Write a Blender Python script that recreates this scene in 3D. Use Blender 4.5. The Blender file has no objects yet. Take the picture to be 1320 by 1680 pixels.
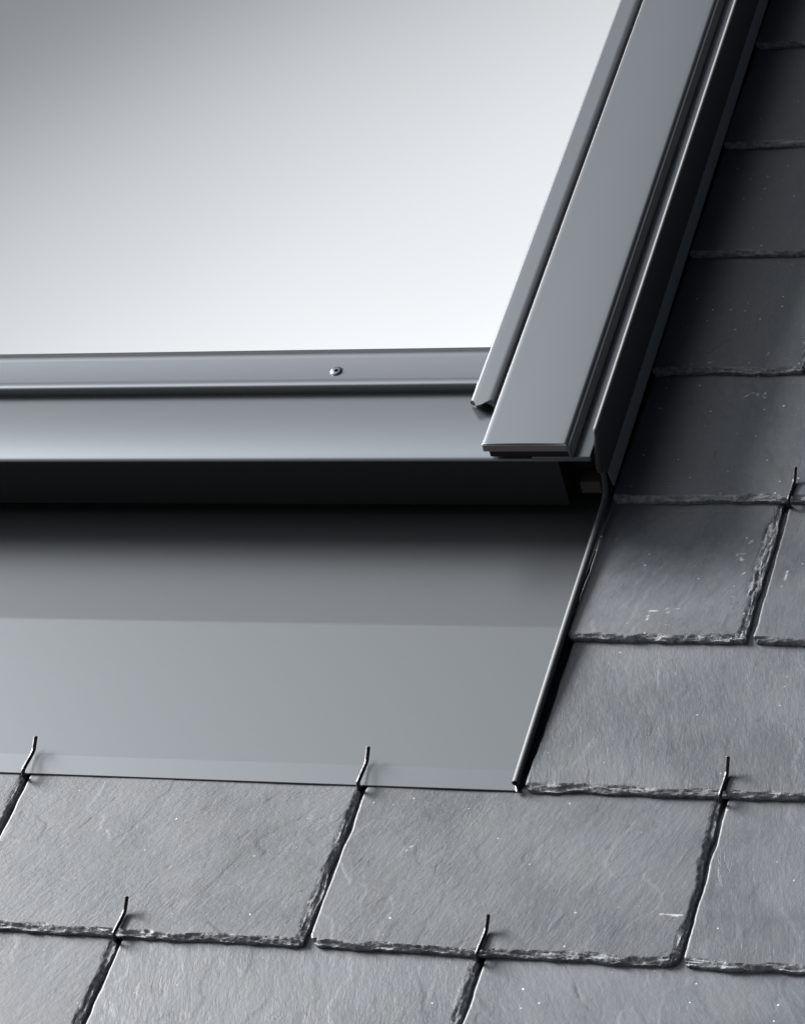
import bpy, math, random
import numpy as np
from mathutils import Matrix, Vector, Euler

# ------------------------------------------------------------------ camera, sky, light
scene = bpy.context.scene
PITCH = math.radians(42.33)            # roof pitch
cam_d = bpy.data.cameras.new("camera")
cam = bpy.data.objects.new("camera", cam_d)
scene.collection.objects.link(cam)
scene.camera = cam
cam_m = Matrix(((0.936817, -0.0038265, 0.3498),
                (0.349821, 0.0102476, -0.936761),
                (0.0, 0.99994, 0.0109389)))
ROOF_Z = 6.0                           # height of the roof origin above the ground
cam.matrix_world = Matrix.Translation((0.642356, -2.420335, 0.244782 + ROOF_Z)) @ cam_m.to_4x4()
cam_d.sensor_fit = 'VERTICAL'
cam_d.sensor_height = 36.0
cam_d.lens = 36.0 * 5303.1 / 1680.0
cam_d.clip_start = 0.05
cam_d.clip_end = 2000.0

SUN_DIR = Vector((-0.84, 0.07, 0.57)).normalized()     # towards the sun
SUN_EL = math.asin(SUN_DIR.z)
SUN_AZ = math.atan2(SUN_DIR.x, SUN_DIR.y)
sun_d = bpy.data.lights.new("sun", 'SUN')
sun_d.energy = 3.2
sun_d.angle = math.radians(24.0)
sun_d.color = (1.0, 0.992, 0.985)
sun = bpy.data.objects.new("sun", sun_d)
scene.collection.objects.link(sun)
sun.rotation_euler = SUN_DIR.to_track_quat('Z', 'Y').to_euler()
sun.location = (-3, 0, 12)

world = bpy.data.worlds.new("World")
scene.world = world
world.use_nodes = True
wt = world.node_tree
wt.nodes.clear()


def wn(tp, **kw):
    n = wt.nodes.new(tp)
    for k, v in kw.items():
        setattr(n, k, v)
    return n


def wmath(op, a, b=None, clamp=False):
    n = wn('ShaderNodeMath', operation=op, use_clamp=clamp)
    for i, s in enumerate((a, b)):
        if s is None:
            continue
        if isinstance(s, (int, float)):
            n.inputs[i].default_value = s
        else:
            wt.links.new(s, n.inputs[i])
    return n.outputs[0]


def wramp(fac, stops):
    n = wn('ShaderNodeValToRGB')
    n.color_ramp.interpolation = 'EASE'
    els = n.color_ramp.elements
    while len(els) < len(stops):
        els.new(0.5)
    for e, (p, c) in zip(els, stops):
        e.position = p
        e.color = (c, c, c, 1) if isinstance(c, (int, float)) else (*c, 1)
    wt.links.new(fac, n.inputs[0])
    return n.outputs[0]


sky = wn('ShaderNodeTexSky', sky_type='NISHITA')
sky.sun_disc = False
sky.sun_elevation = SUN_EL
sky.sun_rotation = SUN_AZ
tc = wn('ShaderNodeTexCoord')
sep = wn('ShaderNodeSeparateXYZ')
wt.links.new(tc.outputs['Generated'], sep.inputs[0])
X, Y, Z = sep.outputs
# overcast: a broad luminous cloud deck overhead, darker cloud beyond the ridge and to the right
elev = wmath('MULTIPLY', wmath('ARCTAN2', Z, Y), 1.0 / math.pi)         # 0 ahead, .5 zenith, 1 behind
warp = wn('ShaderNodeTexNoise')
warp.inputs['Scale'].default_value = 1.6
warp.inputs['Detail'].default_value = 3.0
wt.links.new(tc.outputs['Generated'], warp.inputs['Vector'])
wob = wmath('MULTIPLY', wmath('SUBTRACT', warp.outputs[0], 0.5), 0.05)
s = wmath('ADD', elev, wmath('MULTIPLY', wmath('ADD', X, 0.3955), 0.19))
s = wmath('ADD', s, wob, clamp=True)
xs_ = wmath('ADD', wmath('MULTIPLY', X, 0.5), 0.5, clamp=True)
# thinner cloud towards the ridge ...
band = wramp(s, [(0.0, 0.005), (0.34, 0.015), (0.40, 0.085), (0.455, 0.28), (0.495, 0.33), (0.54, 0.18), (0.62, 0.06), (0.80, 0.03), (1.0, 0.01)])
side = wramp(xs_, [(0.0, 0.6), (0.22, 0.9), (0.36, 0.95), (0.40, 0.48), (0.46, 0.12), (0.66, 0.02), (1.0, 0.01)])
# ... and the bright bank high on the left, behind the viewer
band_b = wramp(s, [(0.0, 0.0), (0.44, 0.0), (0.50, 0.35), (0.57, 1.0), (0.66, 0.85), (0.80, 0.15), (1.0, 0.0)])
side_b = wramp(xs_, [(0.0, 0.7), (0.15, 0.95), (0.26, 0.90), (0.36, 0.38), (0.43, 0.08), (0.50, 0.0)])
mul = wn('ShaderNodeCombineColor')
lum = wmath('ADD', wmath('MULTIPLY', band, side), wmath('MULTIPLY', wmath('MULTIPLY', band_b, side_b), 0.85))
for q in range(3):
    wt.links.new(lum, mul.inputs[q])
tint = wn('ShaderNodeMix', data_type='RGBA', blend_type='MULTIPLY')
tint.inputs[0].default_value = 1.0
tint.inputs[7].default_value = (7.3, 7.45, 7.6, 1)
wt.links.new(mul.outputs[0], tint.inputs[6])
mixs = wn('ShaderNodeMix', data_type='RGBA')
mixs.inputs[0].default_value = 0.97
wt.links.new(sky.outputs[0], mixs.inputs[6])
wt.links.new(tint.outputs[2], mixs.inputs[7])
bg = wn('ShaderNodeBackground')
bg.inputs['Strength'].default_value = 0.11
wo = wn('ShaderNodeOutputWorld')
wt.links.new(mixs.outputs[2], bg.inputs[0])
wt.links.new(bg.outputs[0], wo.inputs[0])

scene.view_settings.view_transform = 'Standard'
scene.view_settings.look = 'None'
scene.view_settings.exposure = 2.05
scene.view_settings.gamma = 1.0

# ------------------------------------------------------------------ helpers
ROOF = Matrix.Translation((0, 0, ROOF_Z)) @ Matrix.Rotation(PITCH, 4, 'X')     # (u along eave, v up slope, w off roof)
COL = scene.collection


def at(o, u, v, w, spin=0.0):
    o.matrix_world = ROOF @ Matrix.Translation((u, v, w)) @ Matrix.Rotation(spin, 4, 'Z')


def tag(o, label=None, cat=None, group=None, kind=None):
    if label:
        o["label"] = label
    if cat:
        o["category"] = cat
    if group:
        o["group"] = group
    if kind:
        o["kind"] = kind


def empty(name, u, v, w):
    o = bpy.data.objects.new(name, None)
    COL.objects.link(o)
    o.empty_display_size = 0.05
    at(o, u, v, w)
    return o


def mesh_obj(name, verts, faces, mat, parent=None, origin=(0, 0, 0), smooth=None, bevel=0, spin=0):
    """verts in (u, v, w); origin is where the thing stands"""
    vs = np.asarray(verts, dtype=float) - np.asarray(origin, dtype=float)
    me = bpy.data.meshes.new(name)
    me.from_pydata([tuple(v) for v in vs], [], faces)
    me.validate()
    me.update()
    import bmesh
    bm = bmesh.new()
    bm.from_mesh(me)
    bmesh.ops.recalc_face_normals(bm, faces=bm.faces)
    bm.to_mesh(me)
    bm.free()
    if smooth is not None:
        for p in me.polygons:
            p.use_smooth = True
        me.set_sharp_from_angle(angle=math.radians(smooth))
    if mat:
        me.materials.append(mat)
    o = bpy.data.objects.new(name, me)
    COL.objects.link(o)
    if parent is not None:
        o.parent = parent
    else:
        at(o, *origin)
    if bevel:
        b = o.modifiers.new("bevel", 'BEVEL')
        b.width = bevel
        b.segments = 3
        b.limit_method = 'ANGLE'
        b.angle_limit = math.radians(50)
        b.harden_normals = False
    return o


def extrude(profile, axis, a, b, cuts=None):
    """closed profile swept along 'u' or 'v'. profile: (v, w) for 'u', (u, w) for 'v'"""
    n = len(profile)
    stations = [a] + list(cuts or []) + [b]
    vs = []
    for s_ in stations:
        for p, w in profile:
            vs.append((s_, p, w) if axis == 'u' else (p, s_, w))
    fs = []
    for k in range(len(stations) - 1):
        for i in range(n):
            j = (i + 1) % n
            fs.append((k * n + i, k * n + j, (k + 1) * n + j, (k + 1) * n + i))
    fs.append(tuple(range(n)))
    fs.append(tuple(reversed(range((len(stations) - 1) * n, len(stations) * n))))
    return vs, fs


def rounded(points):
    """points: (x, y, r) corners of a closed polygon -> list with arcs"""
    out = []
    n = len(points)
    for i in range(n):
        x, y, r = points[i]
        if r <= 0:
            out.append((x, y))
            continue
        a = np.array(points[i - 1][:2]) - np.array((x, y))
        b = np.array(points[(i + 1) % n][:2]) - np.array((x, y))
        la, lb = np.linalg.norm(a), np.linalg.norm(b)
        a /= la
        b /= lb
        ang = math.acos(max(-1, min(1, float(a @ b))))
        d = min(r / math.tan(ang / 2), la * .49, lb * .49)
        rr = d * math.tan(ang / 2)
        p0 = np.array((x, y)) + a * d
        p1 = np.array((x, y)) + b * d
        bis = (a + b)
        if np.linalg.norm(bis) < 1e-9:
            out.append((x, y))
            continue
        bis /= np.linalg.norm(bis)
        c = np.array((x, y)) + bis * (rr / math.sin(ang / 2))
        a0 = math.atan2(*(p0 - c)[::-1])
        a1 = math.atan2(*(p1 - c)[::-1])
        da = (a1 - a0 + math.pi) % (2 * math.pi) - math.pi
        for k in range(8):
            t = a0 + da * k / 7
            out.append((c[0] + rr * math.cos(t), c[1] + rr * math.sin(t)))
    return out


def sheet(path, th):
    """open polyline (p, w) -> closed profile of a bent sheet of thickness th (grown downwards)"""
    return list(path) + [(p, w - th) for p, w in reversed(path)]


def smooth_path(pts, n=8):
    P = [np.array(p, float) for p in pts]
    P = [2 * P[0] - P[1]] + P + [2 * P[-1] - P[-2]]
    out = []
    for i in range(1, len(P) - 2):
        for k in range(n):
            t = k / n
            out.append(.5 * ((2 * P[i]) + (P[i + 1] - P[i - 1]) * t + (2 * P[i - 1] - 5 * P[i] + 4 * P[i + 1] - P[i + 2]) * t * t
                             + (-P[i - 1] + 3 * P[i] - 3 * P[i + 1] + P[i + 2]) * t ** 3))
    out.append(P[-2])
    return out


def tube(path, radius, n=12, open_start=False):
    path = [np.array(p, float) for p in path]
    rad = radius if callable(radius) else (lambda t: radius)
    vs, fs = [], []
    up = np.array((1.0, 0, 0))
    m = len(path)
    for i, p in enumerate(path):
        d = path[min(i + 1, m - 1)] - path[max(i - 1, 0)]
        d /= np.linalg.norm(d)
        x = up - d * (up @ d)
        x /= np.linalg.norm(x)
        y = np.cross(d, x)
        r = rad(i / (m - 1))
        for k in range(n):
            a = 2 * math.pi * k / n
            vs.append(tuple(p + r * (math.cos(a) * x + math.sin(a) * y)))
    for i in range(m - 1):
        for k in range(n):
            j = (k + 1) % n
            fs.append((i * n + k, i * n + j, (i + 1) * n + j, (i + 1) * n + k))
    if open_start:                       # a rolled edge whose mouth is open: a rim, then an inner wall
        p, d = path[0], path[1] - path[0]
        d /= np.linalg.norm(d)
        b = len(vs)
        for depth in (0.0, 0.012):
            for k in range(n):
                q = np.array(vs[k]) - p
                vs.append(tuple(p + d * depth + q * 0.72))
        for k in range(n):
            j = (k + 1) % n
            fs.append((k, b + k, b + j, j))
            fs.append((b + k, b + n + k, b + n + j, b + j))
        fs.append(tuple(range(b + n, b + 2 * n)))
    else:
        fs.append(tuple(reversed(range(n))))
    fs.append(tuple(range((m - 1) * n, m * n)))
    return vs, fs


def box(u0, u1, v0, v1, w0, w1):
    vs = [(u, v, w) for u in (u0, u1) for v in (v0, v1) for w in (w0, w1)]
    fs = [(0, 1, 3, 2), (4, 6, 7, 5), (0, 4, 5, 1), (2, 3, 7, 6), (0, 2, 6, 4), (1, 5, 7, 3)]
    return vs, fs


# ------------------------------------------------------------------ materials
class Mat:
    def __init__(self, name):
        self.m = bpy.data.materials.new(name)
        self.m.use_nodes = True
        self.t = self.m.node_tree
        self.p = self.t.nodes['Principled BSDF']

    def n(self, tp, **kw):
        nd = self.t.nodes.new(tp)
        for k, v in kw.items():
            if hasattr(nd, k):
                setattr(nd, k, v)
            else:
                nd.inputs[k.replace('_', ' ')].default_value = v
        return nd

    def l(self, a, b):
        self.t.links.new(a, b)

    def math(self, op, a, b=None, clamp=False):
        nd = self.t.nodes.new('ShaderNodeMath')
        nd.operation = op
        nd.use_clamp = clamp
        for i, s_ in enumerate((a, b)):
            if s_ is None:
                continue
            if isinstance(s_, (int, float)):
                nd.inputs[i].default_value = s_
            else:
                self.l(s_, nd.inputs[i])
        return nd.outputs[0]

    def rng(self, v, a, b, c, d):
        nd = self.t.nodes.new('ShaderNodeMapRange')
        nd.interpolation_type = 'SMOOTHSTEP'
        self.l(v, nd.inputs[0])
        for i, x in enumerate((a, b, c, d)):
            nd.inputs[i + 1].default_value = x
        return nd.outputs[0]

    def mix(self, f, a, b):
        nd = self.t.nodes.new('ShaderNodeMix')
        nd.data_type = 'RGBA'
        for i, s_ in ((0, f), (6, a), (7, b)):
            if isinstance(s_, (int, float)):
                nd.inputs[i].default_value = s_
            elif isinstance(s_, tuple):
                nd.inputs[i].default_value = (*s_, 1)
            else:
                self.l(s_, nd.inputs[i])
        return nd.outputs[2]


def painted_metal(name, col, rough=0.34, metallic=0.55, fleck=0.0):
    M = Mat(name)
    tcn = M.n('ShaderNodeTexCoord')
    M.p.inputs['Base Color'].default_value = (*col, 1)
    M.p.inputs['Roughness'].default_value = rough
    M.p.inputs['Metallic'].default_value = metallic
    return M.m


metal = painted_metal("painted_aluminium", (0.214, 0.229, 0.247), metallic=0.85, rough=0.28)
metal_flash = painted_metal("painted_flashing", (0.152, 0.163, 0.174), rough=0.32, metallic=0.72)
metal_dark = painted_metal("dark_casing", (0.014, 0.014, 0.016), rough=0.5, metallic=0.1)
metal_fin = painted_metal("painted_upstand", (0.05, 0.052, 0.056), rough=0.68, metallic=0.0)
metal_end = painted_metal("cover_end_plastic", (0.23, 0.205, 0.21), rough=0.5, metallic=0.0)
metal_foot = painted_metal("painted_foot", (0.22, 0.235, 0.245), rough=0.5, metallic=0.0)
fill_black = painted_metal("core_and_shade_black", (0.008, 0.008, 0.009), rough=0.75, metallic=0.0)  # near-black standing in for shade in gaps; also colours the cores
metal_bead = painted_metal("painted_fold", (0.062, 0.065, 0.068), rough=0.62, metallic=0.1)
brown = painted_metal("brown_plastic", (0.09, 0.07, 0.065), rough=0.6, metallic=0.0)

G = Mat("coated_glass")
G.p.inputs['Base Color'].default_value = (0.86, 0.87, 0.87, 1)
G.p.inputs['Metallic'].default_value = 1.0
G.p.inputs['Roughness'].default_value = 0.04
glass = G.m

H = Mat("hook_wire")
H.p.inputs['Base Color'].default_value = (0.075, 0.075, 0.08, 1)
H.p.inputs['Metallic'].default_value = 1.0
H.p.inputs['Roughness'].default_value = 0.3
hn = H.n('ShaderNodeTexNoise', Scale=700.0, Detail=3.0)
hb = H.n('ShaderNodeBump', Strength=0.3, Distance=0.0004)
H.l(hn.outputs[0], hb.inputs['Height'])
H.l(hb.outputs[0], H.p.inputs['Normal'])
wire = H.m
S2 = Mat("bright_steel")
S2.p.inputs['Base Color'].default_value = (0.6, 0.6, 0.61, 1)
S2.p.inputs['Metallic'].default_value = 1.0
S2.p.inputs['Roughness'].default_value = 0.3
steel = S2.m

F = Mat("roofing_felt")
fn = F.n('ShaderNodeTexNoise', Scale=400.0, Detail=4.0)
F.l(F.mix(fn.outputs[0], (0.012, 0.012, 0.013), (0.03, 0.03, 0.032)), F.p.inputs['Base Color'])
F.p.inputs['Roughness'].default_value = 0.9
felt = F.m
GR = Mat("dark_tarmac")
gn = GR.n('ShaderNodeTexNoise', Scale=30.0, Detail=6.0)
GR.l(GR.mix(gn.outputs[0], (0.018, 0.018, 0.018), (0.035, 0.034, 0.033)), GR.p.inputs['Base Color'])
GR.p.inputs['Roughness'].default_value = 0.95
tarmac = GR.m


def slate_material(theta, seed, streak, dust=0.0):
    M = Mat("slate_stone")
    tone = random.Random(seed * 7 + 1).uniform(.9, 1.1)
    tcn = M.n('ShaderNodeTexCoord')
    mp = M.n('ShaderNodeMapping')
    mp.inputs['Location'].default_value = (seed * 3.17, seed * 1.71, seed * .9)
    M.l(tcn.outputs['Object'], mp.inputs['Vector'])
    v = mp.outputs[0]
    rot = M.n('ShaderNodeMapping')
    rot.inputs['Rotation'].default_value = (0, 0, theta)
    M.l(v, rot.inputs['Vector'])
    # bend the grain a little
    wn_ = M.n('ShaderNodeTexNoise', Scale=6.0, Detail=2.0)
    M.l(v, wn_.inputs['Vector'])
    wv = M.n('ShaderNodeVectorMath', operation='MULTIPLY_ADD')
    M.l(wn_.outputs['Color'], wv.inputs[0])
    wv.inputs[1].default_value = (0.014, 0.014, 0)
    M.l(rot.outputs[0], wv.inputs[2])

    def stretched(sx, sy, detail=4.0, rough=.6, dist=0.0):
        m_ = M.n('ShaderNodeMapping')
        m_.inputs['Scale'].default_value = (sx, sy, 200.0 * 0 + 20.0)
        M.l(wv.outputs[0], m_.inputs['Vector'])
        nn = M.n('ShaderNodeTexNoise', Scale=1.0, Detail=detail, Roughness=rough, Distortion=dist)
        M.l(m_.outputs[0], nn.inputs['Vector'])
        return nn.outputs[0]

    grain = stretched(380, 105, 6, .72, .2)
    grain2 = stretched(110, 38, 6, .68, .3)
    n_big = M.n('ShaderNodeTexNoise', Scale=11.0, Detail=5.0, Roughness=.6)
    M.l(v, n_big.inputs['Vector'])
    n_fine = M.n('ShaderNodeTexNoise', Scale=650.0, Detail=4.0, Roughness=.7)
    M.l(v, n_fine.inputs['Vector'])
    # fissures: thin ridges of stretched noise, only in places
    fz = stretched(42, 7, 3, .55, .6)
    ridge = M.math('ABSOLUTE', M.math('SUBTRACT', fz, 0.5))
    mask_n = M.n('ShaderNodeTexNoise', Scale=17.0, Detail=2.0)
    M.l(v, mask_n.inputs['Vector'])
    mask = M.rng(mask_n.outputs[0], .56, .64, 0, 1)
    fiss = M.math('MULTIPLY', M.rng(ridge, 0.0, 0.0075, 1, 0), mask)
    # pale dust specks and rubs
    vo = M.n('ShaderNodeTexVoronoi', voronoi_dimensions='2D', Scale=62.0)
    jv = M.n('ShaderNodeTexNoise', Scale=420.0, Detail=2.0)
    M.l(v, jv.inputs['Vector'])
    jm = M.n('ShaderNodeVectorMath', operation='MULTIPLY_ADD')
    M.l(jv.outputs['Color'], jm.inputs[0])
    jm.inputs[1].default_value = (0.0016, 0.0016, 0)
    M.l(v, jm.inputs[2])
    M.l(jm.outputs[0], vo.inputs['Vector'])
    rnd = M.n('ShaderNodeSeparateColor')
    M.l(vo.outputs['Color'], rnd.inputs[0])
    spk = M.math('MULTIPLY', M.rng(M.math('DIVIDE', vo.outputs['Distance'], M.math('ADD', M.math('MULTIPLY', rnd.outputs[1], 1.15), .5)), 0.018, 0.052, 1, 0), M.rng(rnd.outputs[0], .93 - .24 * dust, .99 - .24 * dust, 0, 1))
    sc = M.n('ShaderNodeTexNoise', Scale=130.0, Detail=5.0, Roughness=.75, Distortion=1.5)
    M.l(v, sc.inputs['Vector'])
    scm = M.n('ShaderNodeTexNoise', Scale=14.0, Detail=2.0)
    mp2 = M.n('ShaderNodeMapping')
    mp2.inputs['Location'].default_value = (9.1, 4.2, 0)
    M.l(v, mp2.inputs['Vector'])
    M.l(mp2.outputs[0], scm.inputs['Vector'])
    scuff = M.math('MULTIPLY', M.rng(sc.outputs[0], .62, .72, 0, 1), M.rng(scm.outputs[0], .58 - .08 * dust, .72 - .08 * dust, 0, .75 + .6 * dust))
    at_ = M.n('ShaderNodeAttribute')
    at_.attribute_name = "mark"
    # stone colour
    c = M.mix(M.rng(n_big.outputs[0], .3, .7, 0, 1), (0.043, 0.051, 0.062), (0.078, 0.087, 0.100))
    n_hue = M.n('ShaderNodeTexNoise', Scale=26.0, Detail=3.0)
    mp3 = M.n('ShaderNodeMapping')
    mp3.inputs['Location'].default_value = (2.7, 7.7, 1.0)
    M.l(v, mp3.inputs['Vector'])
    M.l(mp3.outputs[0], n_hue.inputs['Vector'])
    c = M.mix(M.math('MULTIPLY', M.rng(n_hue.outputs[0], .5, .75, 0, 1), .5), c, (0.0717, 0.0755, 0.0717))
    c = M.mix(M.math('MULTIPLY', M.rng(grain2, .35, .75, 0, 1), .45), c, (0.089, 0.098, 0.110))
    c = M.mix(M.math('MULTIPLY', M.rng(grain, .50, .75, 0, 1), .45), c, (0.120, 0.129, 0.142))
    c = M.mix(M.math('MULTIPLY', fiss, .8), c, (0.025, 0.026, 0.03))
    c = M.mix(M.math('MULTIPLY', scuff, .45), c, (0.2048, 0.2112, 0.2176))
    c = M.mix(M.math('MULTIPLY', spk, M.rng(rnd.outputs[2], 0, 1, .3 + .25 * dust, 1.0)), c, (0.52, 0.52, 0.51))
    ed0 = M.n('ShaderNodeAttribute')
    ed0.attribute_name = "split"
    en = M.n('ShaderNodeTexNoise', Scale=240.0, Detail=4.0, Roughness=.7)
    M.l(v, en.inputs['Vector'])
    c = M.mix(M.math('MULTIPLY', ed0.outputs['Fac'], M.rng(en.outputs[0], .36, .60, .25, 1)), c, (0.225, 0.24, 0.26))
    c = M.mix(at_.outputs['Fac'], c, (0.42, 0.43, 0.44))
    ca = M.n('ShaderNodeAttribute')
    ca.attribute_name = "crack"
    c = M.mix(M.math('MULTIPLY', ca.outputs['Fac'], .8), c, (0.02, 0.021, 0.025))
    tn = M.mix(1.0, c, (tone, tone, tone * 1.01))
    tn.node.blend_type = 'MULTIPLY'
    c = tn
    M.l(c, M.p.inputs['Base Color'])
    M.l(M.rng(n_big.outputs[0], 0.3, .7, .46, .58), M.p.inputs['Roughness'])
    M.p.inputs['Specular IOR Level'].default_value = 0.55
    n_mid = M.n('ShaderNodeTexNoise', Scale=210.0, Detail=6.0, Roughness=.72)
    M.l(v, n_mid.inputs['Vector'])
    h = M.math('MULTIPLY', grain, .50 * streak)
    h = M.math('ADD', h, M.math('MULTIPLY', grain2, .55 * streak))
    h = M.math('ADD', h, M.math('MULTIPLY', n_mid.outputs[0], .55))
    h = M.math('ADD', h, M.math('MULTIPLY', n_fine.outputs[0], .14))
    ed = M.n('ShaderNodeAttribute')
    ed.attribute_name = "split"
    efz = M.n('ShaderNodeTexNoise', Scale=330.0, Detail=5.0, Roughness=.75, Distortion=.6)
    M.l(v, efz.inputs['Vector'])
    h = M.math('ADD', h, M.math('MULTIPLY', M.math('MULTIPLY', efz.outputs[0], ed.outputs['Fac']), 2.2))
    h = M.math('ADD', h, M.math('MULTIPLY', n_big.outputs[0], 1.2))
    h = M.math('SUBTRACT', h, M.math('MULTIPLY', fiss, .16))
    h = M.math('ADD', h, M.math('MULTIPLY', spk, .2))
    b = M.n('ShaderNodeBump', Strength=0.52, Distance=0.0009)
    M.l(h, b.inputs['Height'])
    M.l(b.outputs[0], M.p.inputs['Normal'])
    return M.m


# ------------------------------------------------------------------ noise for meshes
def vnoise(x, y, seed):
    xi, yi = np.floor(x).astype(np.int64), np.floor(y).astype(np.int64)
    xf, yf = x - xi, y - yi

    def h(a, b):
        n_ = (a * 374761393 + b * 668265263 + seed * 974634777) & 0xFFFFFFFF
        n_ = ((n_ ^ (n_ >> 13)) * 1274126177) & 0xFFFFFFFF
        return ((n_ ^ (n_ >> 16)) & 0xFFFF) / 65535.0
    sx, sy = xf * xf * (3 - 2 * xf), yf * yf * (3 - 2 * yf)
    return ((h(xi, yi) * (1 - sx) + h(xi + 1, yi) * sx) * (1 - sy)
            + (h(xi, yi + 1) * (1 - sx) + h(xi + 1, yi + 1) * sx) * sy) * 2 - 1


def fbm(x, y, seed, octv=3):
    r, a = 0, 1.0
    for k in range(octv):
        r = r + a * vnoise(x * 2 ** k, y * 2 ** k, seed + k * 17)
        a *= .5
    return r


# ------------------------------------------------------------------ the roof under the slates
E_ = 0.168          # exposure of a course
T_ = 0.0065         # slate thickness
SLOPE = T_ / E_
vs, fs = box(-1.3, 1.0, -0.7, 2.1, -0.06, -0.034)
o = mesh_obj("roof", vs, fs, felt, origin=(0, 0, -0.06))
tag(o, kind="structure")
gv = [(-900, -900, 0), (900, -900, 0), (900, 900, 0), (-900, 900, 0)]
gm = bpy.data.meshes.new("ground")
gm.from_pydata(gv, [], [(0, 1, 2, 3)])
gm.materials.append(tarmac)
go = bpy.data.objects.new("ground", gm)
COL.objects.link(go)
tag(go, kind="structure")


# ------------------------------------------------------------------ slates
def slate(k, u0, u1, label, seed, theta=0.0, streak=1.0, corner=0.004, marks=(), cracks=(), dust=0.1, cwid=0.0050, rwid=0.0056):
    w_ = u1 - u0
    vis = E_ + 0.012
    LEN = 0.40
    fine, mid = 0.0007, (0.00105 if cracks else 0.0015)
    xs = np.concatenate([np.arange(0, 0.004, fine), np.arange(0.004, w_ - 0.013, mid), np.arange(w_ - 0.013, w_ - 1e-5, fine), [w_]])
    ys = np.concatenate([np.arange(0, 0.011, fine), np.arange(0.011, vis, mid), np.arange(vis, LEN, 0.04), [LEN]])
    nx, ny = len(xs), len(ys)
    Xg, Yg = np.meshgrid(xs, ys)
    rb = 0.0011 * fbm(Xg / .022, Yg * 0, seed, 4)            # ragged bottom outline
    rr = 0.0014 * fbm(Yg / .026, Xg * 0, seed + 5, 4)         # ragged right outline
    rl = 0.0007 * fbm(Yg / .02, Xg * 0, seed + 9, 3)
    fall_b = np.clip(1 - Yg / .02, 0, 1)
    fall_r = np.clip(1 - (w_ - Xg) / .02, 0, 1)
    fall_l = np.clip(1 - Xg / .01, 0, 1)
    Px = Xg - rr * fall_r + rl * fall_l
    Py = Yg + rb * fall_b
    # rounded lower corners
    for sgn in (0, 1):
        cx = corner if sgn == 0 else w_ - corner
        dx = (cx - Xg) if sgn == 0 else (Xg - cx)
        dy = corner - Yg
        m_ = (dx > 0) & (dy > 0)
        mx = np.maximum(dx, dy)
        rad = np.sqrt(dx ** 2 + dy ** 2) + 1e-12
        f_ = np.where(m_, mx / rad, 1.0)
        Px = np.where(m_, cx + (-1 if sgn == 0 else 1) * dx * f_, Px)
        Py = np.where(m_, corner - dy * f_ + rb * .5, Py)
    db = Yg
    dr = w_ - Xg
    # dressed edges: terraces of split layers
    ob = fbm((Xg + .9 * Yg) / .013, Yg / .0022, seed + 21, 3)
    orr = fbm((Yg + .5 * Xg) / .015, dr / .0022, seed + 33, 3)
    cw = cwid * (1 + .35 * fbm(Xg / .018, Xg * 0, seed + 40, 3))
    cr = rwid * (1 + .45 * fbm(Yg / .022, Yg * 0, seed + 50, 3))

    def terrace(d, c_, nz):
        t = np.clip(1 - d / c_ + .22 * nz * np.clip(1.6 - d / c_, 0, 1), 0, 1.2)
        q = 4.0
        st = np.floor(t * q)
        fr = t * q - st
        s_ = (st + np.clip((fr - .72) / .28, 0, 1) ** 1.5) / q
        return .12 * t + .88 * s_
    hb_ = terrace(db, cw, ob)
    hr_ = terrace(dr, cr, orr)
    hl_ = np.clip(1 - Xg / .0010, 0, 1) * .12
    spl = np.clip((np.maximum(np.maximum(hb_, hr_), 0) - .04) / .12, 0, 1)
    hh = -T_ * .60 * np.clip(np.maximum(np.maximum(hb_, hr_ * .72), hl_), 0, 1.05)
    edge = np.clip(np.minimum(db / cw, dr / cr), 0, 1)
    hh = hh + .0006 * (1 - edge) * fbm((Xg + .6 * Yg) / .0034, (Yg + .3 * Xg) / .0015, seed + 60, 2)
    # riven face
    ct, st_ = math.cos(-theta), math.sin(-theta)
    A, B = Xg * ct + Yg * st_, -Xg * st_ + Yg * ct
    hh = hh + .00030 * fbm(Xg / .08, Yg / .09, seed + 70, 2) + .000035 * fbm(A / .006, B / .022, seed + 80, 3)
    lf = fbm(A / .06 + 3, B / .10, seed + 90, 4) * 1.6          # a few thin split ledges
    hh = hh + .00016 * (1 / (1 + np.exp(-(lf - .9) * 60)) + 1 / (1 + np.exp(-(lf + 1.1) * 60))) * np.clip(edge, 0, 1)
    Pw = hh - Yg * SLOPE
    mk = np.zeros_like(Xg)
    for (x0, y0, x1, y1, r) in marks:
        ax, ay, bx, by = x0 - u0, y0 - k * E_, x1 - u0, y1 - k * E_
        L2 = (bx - ax) ** 2 + (by - ay) ** 2 + 1e-12
        t = np.clip(((Xg - ax) * (bx - ax) + (Yg - ay) * (by - ay)) / L2, 0, 1)
        d = np.hypot(Xg - ax - t * (bx - ax), Yg - ay - t * (by - ay)) + .0004 * vnoise(Xg / .002, Yg / .002, seed)
        mk = np.maximum(mk, np.clip(1.3 - d / (r * .85), 0, 1) * np.clip(.75 + .6 * vnoise(Xg / .0035, Yg / .0035, seed + 3), 0, 1))
    ck = np.zeros_like(Xg)
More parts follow.
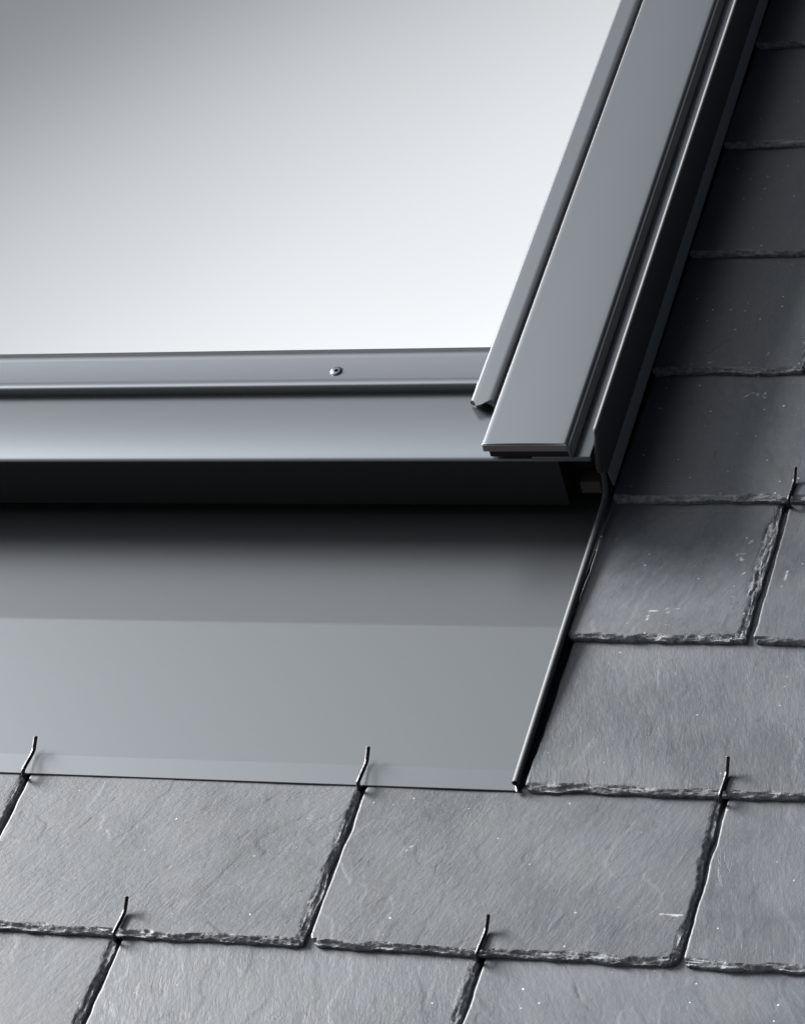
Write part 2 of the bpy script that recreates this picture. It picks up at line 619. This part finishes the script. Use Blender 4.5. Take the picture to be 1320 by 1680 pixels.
    for line in cracks:
        for (x0, y0), (x1, y1) in zip(line[:-1], line[1:]):
            ax, ay, bx, by = x0 - u0, y0 - k * E_, x1 - u0, y1 - k * E_
            L2 = (bx - ax) ** 2 + (by - ay) ** 2 + 1e-12
            t = np.clip(((Xg - ax) * (bx - ax) + (Yg - ay) * (by - ay)) / L2, 0, 1)
            d = np.hypot(Xg - ax - t * (bx - ax), Yg - ay - t * (by - ay)) + .0009 * vnoise(Xg / .0045, Yg / .0045, seed + 2)
            ck = np.maximum(ck, np.clip(1.25 - d / .00095, 0, 1) * np.clip(.55 + .7 * vnoise(Xg / .006, Yg / .006, seed + 8), 0, 1))
    Pw = Pw - .00012 * ck
    V = np.stack([Px, Py, Pw], -1).reshape(-1, 3)
    idx = np.arange(nx * ny).reshape(ny, nx)
    quads = np.stack([idx[:-1, :-1], idx[:-1, 1:], idx[1:, 1:], idx[1:, :-1]], -1).reshape(-1, 4)
    ring = list(idx[0, :]) + list(idx[1:, -1]) + list(idx[-1, -2::-1]) + list(idx[-2:0:-1, 0])
    ring = np.array(ring)
    low = V[ring].copy()
    low[:, 2] = -T_ - low[:, 1] * SLOPE + .0002
    nb = len(V)
    V = np.vstack([V, low])
    n_ = len(ring)
    r2 = np.roll(ring, -1)
    li = nb + np.arange(n_)
    skirt = np.stack([ring, li, np.roll(li, -1), r2], -1)
    me = bpy.data.meshes.new("roof_slate")
    me.from_pydata(V.tolist(), [], quads.tolist() + skirt.tolist() + [list(reversed(li.tolist()))])
    me.update()
    for p in me.polygons:
        p.use_smooth = True
    me.set_sharp_from_angle(angle=math.radians(48))
    at_ = me.attributes.new("mark", 'FLOAT', 'POINT')
    vals = np.zeros(len(V), dtype=np.float32)
    vals[:nb] = mk.reshape(-1)
    at_.data.foreach_set("value", vals)
    a2 = me.attributes.new("split", 'FLOAT', 'POINT')
    vals = np.ones(len(V), dtype=np.float32)
    vals[nb:][V[ring][:, 0] < .004] = 0.0
    vals[:nb] = spl.reshape(-1)
    a2.data.foreach_set("value", vals)
    a3 = me.attributes.new("crack", 'FLOAT', 'POINT')
    vals = np.zeros(len(V), dtype=np.float32)
    vals[:nb] = ck.reshape(-1)
    a3.data.foreach_set("value", vals)
    me.materials.append(slate_material(theta, seed, streak, dust))
    ob_ = bpy.data.objects.new("roof_slate", me)
    COL.objects.link(ob_)
    at(ob_, u0, k * E_, 0)
    tag(ob_, label, "slate", "slates hung on the roof")
    return ob_


GAP = 0.0052
D = math.radians
# course under course, from the bottom of the picture upwards
slate(-2, -0.75 + GAP, -0.456, "pale slate in the bottom left corner, left of the joint under the lowest left hook", 1, D(28), .8)
slate(-2, -0.456 + GAP, -0.155, "long pale slate at the bottom edge between the two lowest wire hooks", 2, D(-14), 1.2)
slate(-2, -0.155 + GAP, 0.15, "slate at the bottom edge to the right of the lowest right hook, with pale specks", 3, D(-32), .8, dust=.4, cracks=[[(-0.0775, -0.1834), (-0.0669, -0.2045), (-0.0551, -0.2150)], [(-0.0905, -0.1947), (-0.0897, -0.2176)]],
      marks=[(-.06, -.20, -.0598, -.2002, .0008), (-.11, -.215, -.1098, -.2149, .0009)])
slate(-3, -0.600 + GAP, -0.3015, "slate underneath, seen only through the narrow gap below the lowest left hook", 21, D(10), .8)
slate(-3, -0.3015 + GAP, 0.0, "slate underneath, seen only through the narrow gap below the lowest hook right of centre", 22, D(-10), .8)
slate(-1, -0.90 + GAP, -0.600, "sliver of slate at the left edge, beside the hook on the flashing's left end", 4, D(30), 1)
slate(-1, -0.600 + GAP, -0.298, "pale whole slate with diagonal cracks, directly under the left half of the flashing", 5, D(32), 1.1, cracks=[[(-0.5010, -0.0130), (-0.5129, -0.0311), (-0.5270, -0.0580)], [(-0.4308, -0.0877), (-0.4399, -0.1049), (-0.4467, -0.1194)],
      [(-0.3673, -0.0420), (-0.3779, -0.0537), (-0.3873, -0.0659)], [(-0.3626, -0.0054), (-0.3689, -0.0143), (-0.3768, -0.0233)], [(-0.4377, -0.0020), (-0.4505, -0.0127)]])
slate(-1, -0.298 + GAP, 0.000, "whole slate with a short white scratch by its lower right corner, below the flashing", 6, D(22), 1.1, cracks=[[(-0.0665, -0.0315), (-0.0744, -0.0444), (-0.0789, -0.0572)], [(-0.0431, -0.0497), (-0.0466, -0.0604), (-0.0531, -0.0706)],
      [(-0.1734, -0.0419), (-0.1769, -0.0517)], [(-0.1520, -0.0611), (-0.1579, -0.0677)]], corner=.011,
      marks=[(-.0225, -.1215, -.006, -.121, .0007), (-.014, -.1225, -.009, -.1222, .0006), (-.2385, -.064, -.237, -.0625, .0009), (-.2405, -.068, -.2395, -.067, .0009)])
slate(-1, 0.000 + GAP, 0.300, "slate at the lower right edge, right of the joint under the right hook", 7, D(-12), .9)
slate(0, -0.1585, 0.150, "large whole slate beside the lower half of the flashing's rolled edge, with vertical grain", 8, D(-15), 1.2)
slate(1, -0.1635, -0.0125, "nearly square slate beside the upper flashing edge with white scratch marks", 9, D(25), .7, dust=.6, rwid=.009,
      marks=[(-.10, .2005, -.082, .1985, .0005), (-.086, .2035, -.074, .2035, .0005), (-.04, .271, -.033, .272, .0006), (-.037, .268, -.034, .264, .0009),
             (-.032, .286, -.0305, .288, .0008), (-.099, .189, -.0995, .195, .0005), (-.03, .247, -.029, .248, .0007), (-.02, .198, -.01, .201, .0005)])
slate(1, -0.0060, 0.300, "narrow visible strip of slate at the right edge, under the uppermost hook", 10, D(-4), .8,
      marks=[(.006, .232, .0075, .252, .0005)])
slate(2, -0.1620, 0.150, "dark slate beside the window corner, its lower edge held by the uppermost hook", 11, D(-12), .5, dust=.8,
      marks=[(-.073, .472, -.066, .480, .0005), (-.066, .480, -.060, .476, .0005), (-.054, .479, -.056, .475, .0005), (-.056, .475, -.052, .471, .0006),
             (-.073, .472, -.075, .469, .0004)])
slate(3, -0.1630, -0.0240, "dark slate scattered with many white specks, second above the uppermost hook", 12, D(0), .8, dust=1.0,
      marks=[(-.128, .512, -.127, .514, .0006), (-.112, .514, -.110, .515, .0008), (-.098, .562, -.097, .564, .0006), (-.06, .525, -.0595, .53, .0006)])
slate(3, -0.0240 + GAP, 0.300, "sliver of dark slate showing at the right edge beside the speckled slate", 13, D(0), .8, dust=.8)
slate(4, -0.1630, 0.150, "near black slate in the frame's shade, third course above the uppermost hook", 14, D(10), .6, dust=.7)
slate(5, -0.1630, 0.120, "near black slate in the frame's shade, fourth course above the uppermost hook", 15, D(-8), .6)
slate(6, -0.1630, 0.150, "near black slate in the top right corner, topmost of the column beside the frame", 16, D(-8), .6)


# ------------------------------------------------------------------ wire hooks
def hook(u, v, label, lean=0.0, kick=1.0, seed=0):
    pts = [(0.001, .040, -.0100), (0.0005, .012, -.0092), (0, .001, -.0088), (-.0003, -.0030, -.0070), (-.0006, -.0042, -.0030), (-.0004, -.0026, .0012),
           (0, .0030, .0019), (.0004, .012, .0016), (.0006, .0195, .0018), (.0008, .0235, .0040 * kick), (.0010, .0300, .0085 * kick)]
    pts = [(a + lean * b, b, c) for a, b, c in pts]
    vs_, fs_ = tube(smooth_path(pts, 6), lambda t: .0017, 12)
    o_ = mesh_obj("slate_hook", vs_, fs_, wire, origin=(0, 0, 0), smooth=50, bevel=0.0003)
    at(o_, u, v, 0)
    tag(o_, label, "hook", "wire hooks holding the slates")
    return o_


hook(-0.598, 0, "bent wire hook over the left end of the flashing's lower edge", .02, 1.0)
hook(-0.298, 0, "bent wire hook over the flashing's lower edge, between the two whole slates", .0, 1.0)
hook(0.001, 0, "wire hook on the lower edge of the large slate right of the flashing", .0, 1.2)
hook(-0.455, -E_, "lowest left wire hook, under the slate with diagonal cracks", .02, 1.0)
hook(-0.154, -E_, "lowest wire hook right of centre, under the slate with the white scratch", .03, 1.0)
hook(-0.006, 2 * E_, "uppermost wire hook, on the dark slate right of the window corner", .0, 1.0)

# ------------------------------------------------------------------ flashing
fl = empty("window_flashing", -0.6, 0, 0)
tag(fl, "grey metal flashing sheet with a rolled right edge under the window sill", "flashing")
FO = (-0.6, 0, 0)
UL = -1.25
FT = 0.0011
path = [(0.0000, -.0054), (.0004, -.0049), (.0172, -.00240), (.0180, -.00228), (.0190, -.00218), (.10, -.00120), (.1755, -.0003), (.1775, -.0003), (.1795, -.0004), (.30, -.0106), (.42, -.0210)]
vs, fs = extrude(sheet(path, FT), 'u', UL, -0.1665)
mesh_obj("apron_sheet", vs, fs, metal_flash, fl, FO, smooth=1.2)
bead = [(-.1672, .0035, .0000), (-.1668, .05, .0010), (-.1664, .17, .0022), (-.1664, .30, .0018), (-.1664, .325, .0030), (-.1655, .333, .0080), (-.1645, .336, .020), (-.1645, .340, .034), (-.1650, .36, .040)]
vs, fs = tube(smooth_path(bead, 8), lambda t: .0031 if t < .45 else (.0031 - (t - .45) * .0020), 16, open_start=True)
mesh_obj("rolled_edge", vs, fs, metal_bead, fl, FO, smooth=60)
vs, fs = tube(smooth_path([(-.1650, -.0022, -.0038), (-.1660, .0005, -.0034), (-.1672, .003, -.0032)], 4), .0014, 8)
mesh_obj("corner_tab", vs, fs, metal_flash, fl, FO, smooth=60)
vs, fs = box(-.166, -.09, .176, 2.0, -.0285, -.0275)
mesh_obj("side_gutter", vs, fs, metal_dark, fl, FO)

# ------------------------------------------------------------------ roof window
wd = empty("roof_window", -0.7, 0.3265, 0)
tag(wd, "roof window with pale reflecting pane and grey metal frame covers", "roof window")
WO = (-0.7, 0.3265, 0)
VT = 2.0
# glass
vs, fs = box(UL, -0.270, .452, VT, .040, .0578)
g = mesh_obj("glass_pane", vs, fs, glass, wd, WO)
# bottom glazing profile
prof = [(.4725, .0560), (.4715, .0579), (.4690, .0588), (.4645, .0612), (.4615, .0622), (.4590, .0627), (.4560, .06235), (.4540, .06225),
        (.4260, .06225), (.4235, .0624), (.4205, .0628), (.4175, .0625), (.4158, .0615), (.4152, .0600), (.4152, .0520), (.4200, .0500), (.4725, .0500)]
vs, fs = extrude(prof, 'u', UL, -0.2815)
bp_ = mesh_obj("glazing_profile", vs, fs, metal, wd, WO, smooth=40)
# screw in it
cu, cv, cw_ = -0.4288, 0.4350, 0.06225
vs, fs = [], []
rings = [(.0066, .0000), (.0058, .0001), (.0052, .0002), (.0050, .0012), (.0044, .0016), (.0028, .0018), (.0019, .0018), (.0017, -.0010)]
NS = 28
for r, z in rings:
    for i in range(NS):
        a = 2 * math.pi * i / NS
        rr_ = r * (1 + (.16 * math.cos(6 * a) if r < .002 else 0))
        vs.append((cu + rr_ * math.cos(a), cv + rr_ * math.sin(a), cw_ + z + .12 * (rr_ * math.sin(a - .6))))
for k in range(len(rings) - 1):
    for i in range(NS):
        j = (i + 1) % NS
        fs.append((k * NS + i, k * NS + j, (k + 1) * NS + j, (k + 1) * NS + i))
fs.append(tuple(range((len(rings) - 1) * NS, len(rings) * NS)))
sc_ = mesh_obj("screw", vs, fs, metal, bp_, WO, smooth=35)
vs, fs = tube([(cu, cv, cw_ - .0005), (cu, cv, cw_ + .0003)], .0014, 12)
mesh_obj("screw_socket", vs, fs, fill_black, bp_, WO)
# sill cover: convex sheet ending in a rolled nose
sp = [(.4230, .0520), (.4150, .0538), (.4120, .0541), (.4080, .0544), (.4000, .05490), (.3900, .05545), (.3780, .05595), (.3650, .05630), (.3500, .05620), (.3400, .05555),
      (.3330, .0547), (.3295, .0541), (.3276, .0534), (.3266, .0525), (.3264, .0515)]
vs, fs = extrude(sp + [(.3272, .0510), (.3290, .0525), (.4230, .0500)], 'u', UL, -0.1985)
mesh_obj("sill_cover", vs, fs, metal, wd, WO, smooth=30)
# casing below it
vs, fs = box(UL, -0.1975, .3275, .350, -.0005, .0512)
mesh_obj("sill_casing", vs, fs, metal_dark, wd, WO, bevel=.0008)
vs, fs = box(UL, -0.168, .3560, .41, -.012, .049)
mesh_obj("frame_core", vs, fs, fill_black, wd, WO)
vs, fs = box(-.262, -.1705, .4102, VT, -.033, .0492)
mesh_obj("side_core_light_block", vs, fs, fill_black, wd, WO)  # unseen core, added to stop sun leaking under the upstand
vs, fs = box(-.1885, -.1700, .338, .354, .0035, .0165)
mesh_obj("frame_foot", vs, fs, brown, wd, WO, bevel=.001)
# side frame: shelf, nose, outer upstand
sh = rounded([(-.2200, .0560, 0), (-.1680, .0560, .0008), (-.1680, .0505, .0008), (-.2200, .0505, 0)])
vs, fs = extrude(sh, 'v', .3268, VT)
vs2 = [v for v in vs]
mesh_obj("frame_shelf", vs, fs, metal, wd, WO, smooth=40, bevel=.0016)
# glazing profile along the side with torn-looking lower end
gp = [(-.2925, .0585), (-.2905, .0625), (-.2880, .0638), (-.2850, .0640), (-.2838, .0642), (-.2790, .0645), (-.2750, .0648), (-.2715, .0646), (-.2690, .0638), (-.2668, .0590), (-.2660, .0470),
      (-.2640, .0420), (-.2640, .0410), (-.2680, .0450), (-.2700, .0600), (-.2750, .0632), (-.2840, .0620), (-.2915, .0575)]
vs, fs = extrude(gp, 'v', .392, VT)
endcut = [.0030, .0020, .0000, -.0040, -.0075, -.0060, -.0025, .0000, -.0010, -.0030, -.0070, -.009, -.009, -.007, -.003, -.0025, -.007, .002]
for i, d in enumerate(endcut):
    a = list(vs[i])
    a[1] += d
    vs[i] = tuple(a)
mesh_obj("side_glazing_profile", vs, fs, metal, wd, WO, smooth=40)
vs, fs = box(-.2662, -.2450, .392, VT, .030, .0478)
mesh_obj("side_gap_shade", vs, fs, fill_black, wd, WO)  # black strip stands in for the shade between profile and cover
# side cover
N = 14
top = []
cu0, cu1 = -.2608, -.1822
pr = [(cu0, .0652), (cu0, .0715), (cu0 + .0005, .0731), (cu0 + .0018, .0740)]
for i in range(1, N):
    t = i / N
    uu = cu0 + .0018 + (cu1 - .0050 - cu0 - .0018) * t
    pr.append((uu, .0740 + .0006 * math.sin(math.pi * t)))
for a in range(0, 95, 10):
    aa = math.radians(90 - a)
    pr.append((cu1 - .0050 + .0050 * math.cos(aa), .0690 + .0050 * math.sin(aa)))
pr += [(cu1 + .0004, .0572), (cu1 - .002, .0570), (cu1 - .0035, .0652)]
vs, fs = extrude(pr, 'v', .3232, VT)
mesh_obj("side_cover", vs, fs, metal, wd, WO, smooth=40, bevel=.0028)
vs, fs = box(cu0 + .0012, cu1 - .0022, .3226, .3240, .0660, .0732)
mesh_obj("cover_end", vs, fs, metal_end, wd, WO, bevel=.0006)
vs, fs = box(cu0 + .004, cu1 - .005, .3270, VT, .0566, .0652)
mesh_obj("cover_gap_shade", vs, fs, fill_black, wd, WO)  # black box puts in the shade of the gap beneath the cover
# outer upstand: plate with cut lower end and flared foot
outl = [(VT, .0765), (.3400, .0765), (.3385, .0735), (.3365, .0635), (.3320, .0530), (.3300, .0430), (.3305, .0335), (.3335, .0315), (.3560, .0120), (VT, .0120)]
vs, fs = [], []
for u_ in (-.1692, -.1642):
    for v_, w2 in outl:
        vs.append((u_ + (w2 - .012) / .065 * .0042, v_, w2))
n_ = len(outl)
for i in range(n_):
    j = (i + 1) % n_
    fs.append((i, j, n_ + j, n_ + i))
fs.append(tuple(range(n_)))
fs.append(tuple(reversed(range(n_, 2 * n_))))
mesh_obj("side_upstand", vs, fs, metal_fin, wd, WO, bevel=.0024, smooth=40)
fp = [(-.1650, .0210), (-.1636, .0215), (-.1615, .0040), (-.1632, .0036)]
vs, fs = extrude(fp, 'v', .3480, VT)
mesh_obj("upstand_foot", vs, fs, metal_foot, wd, WO)
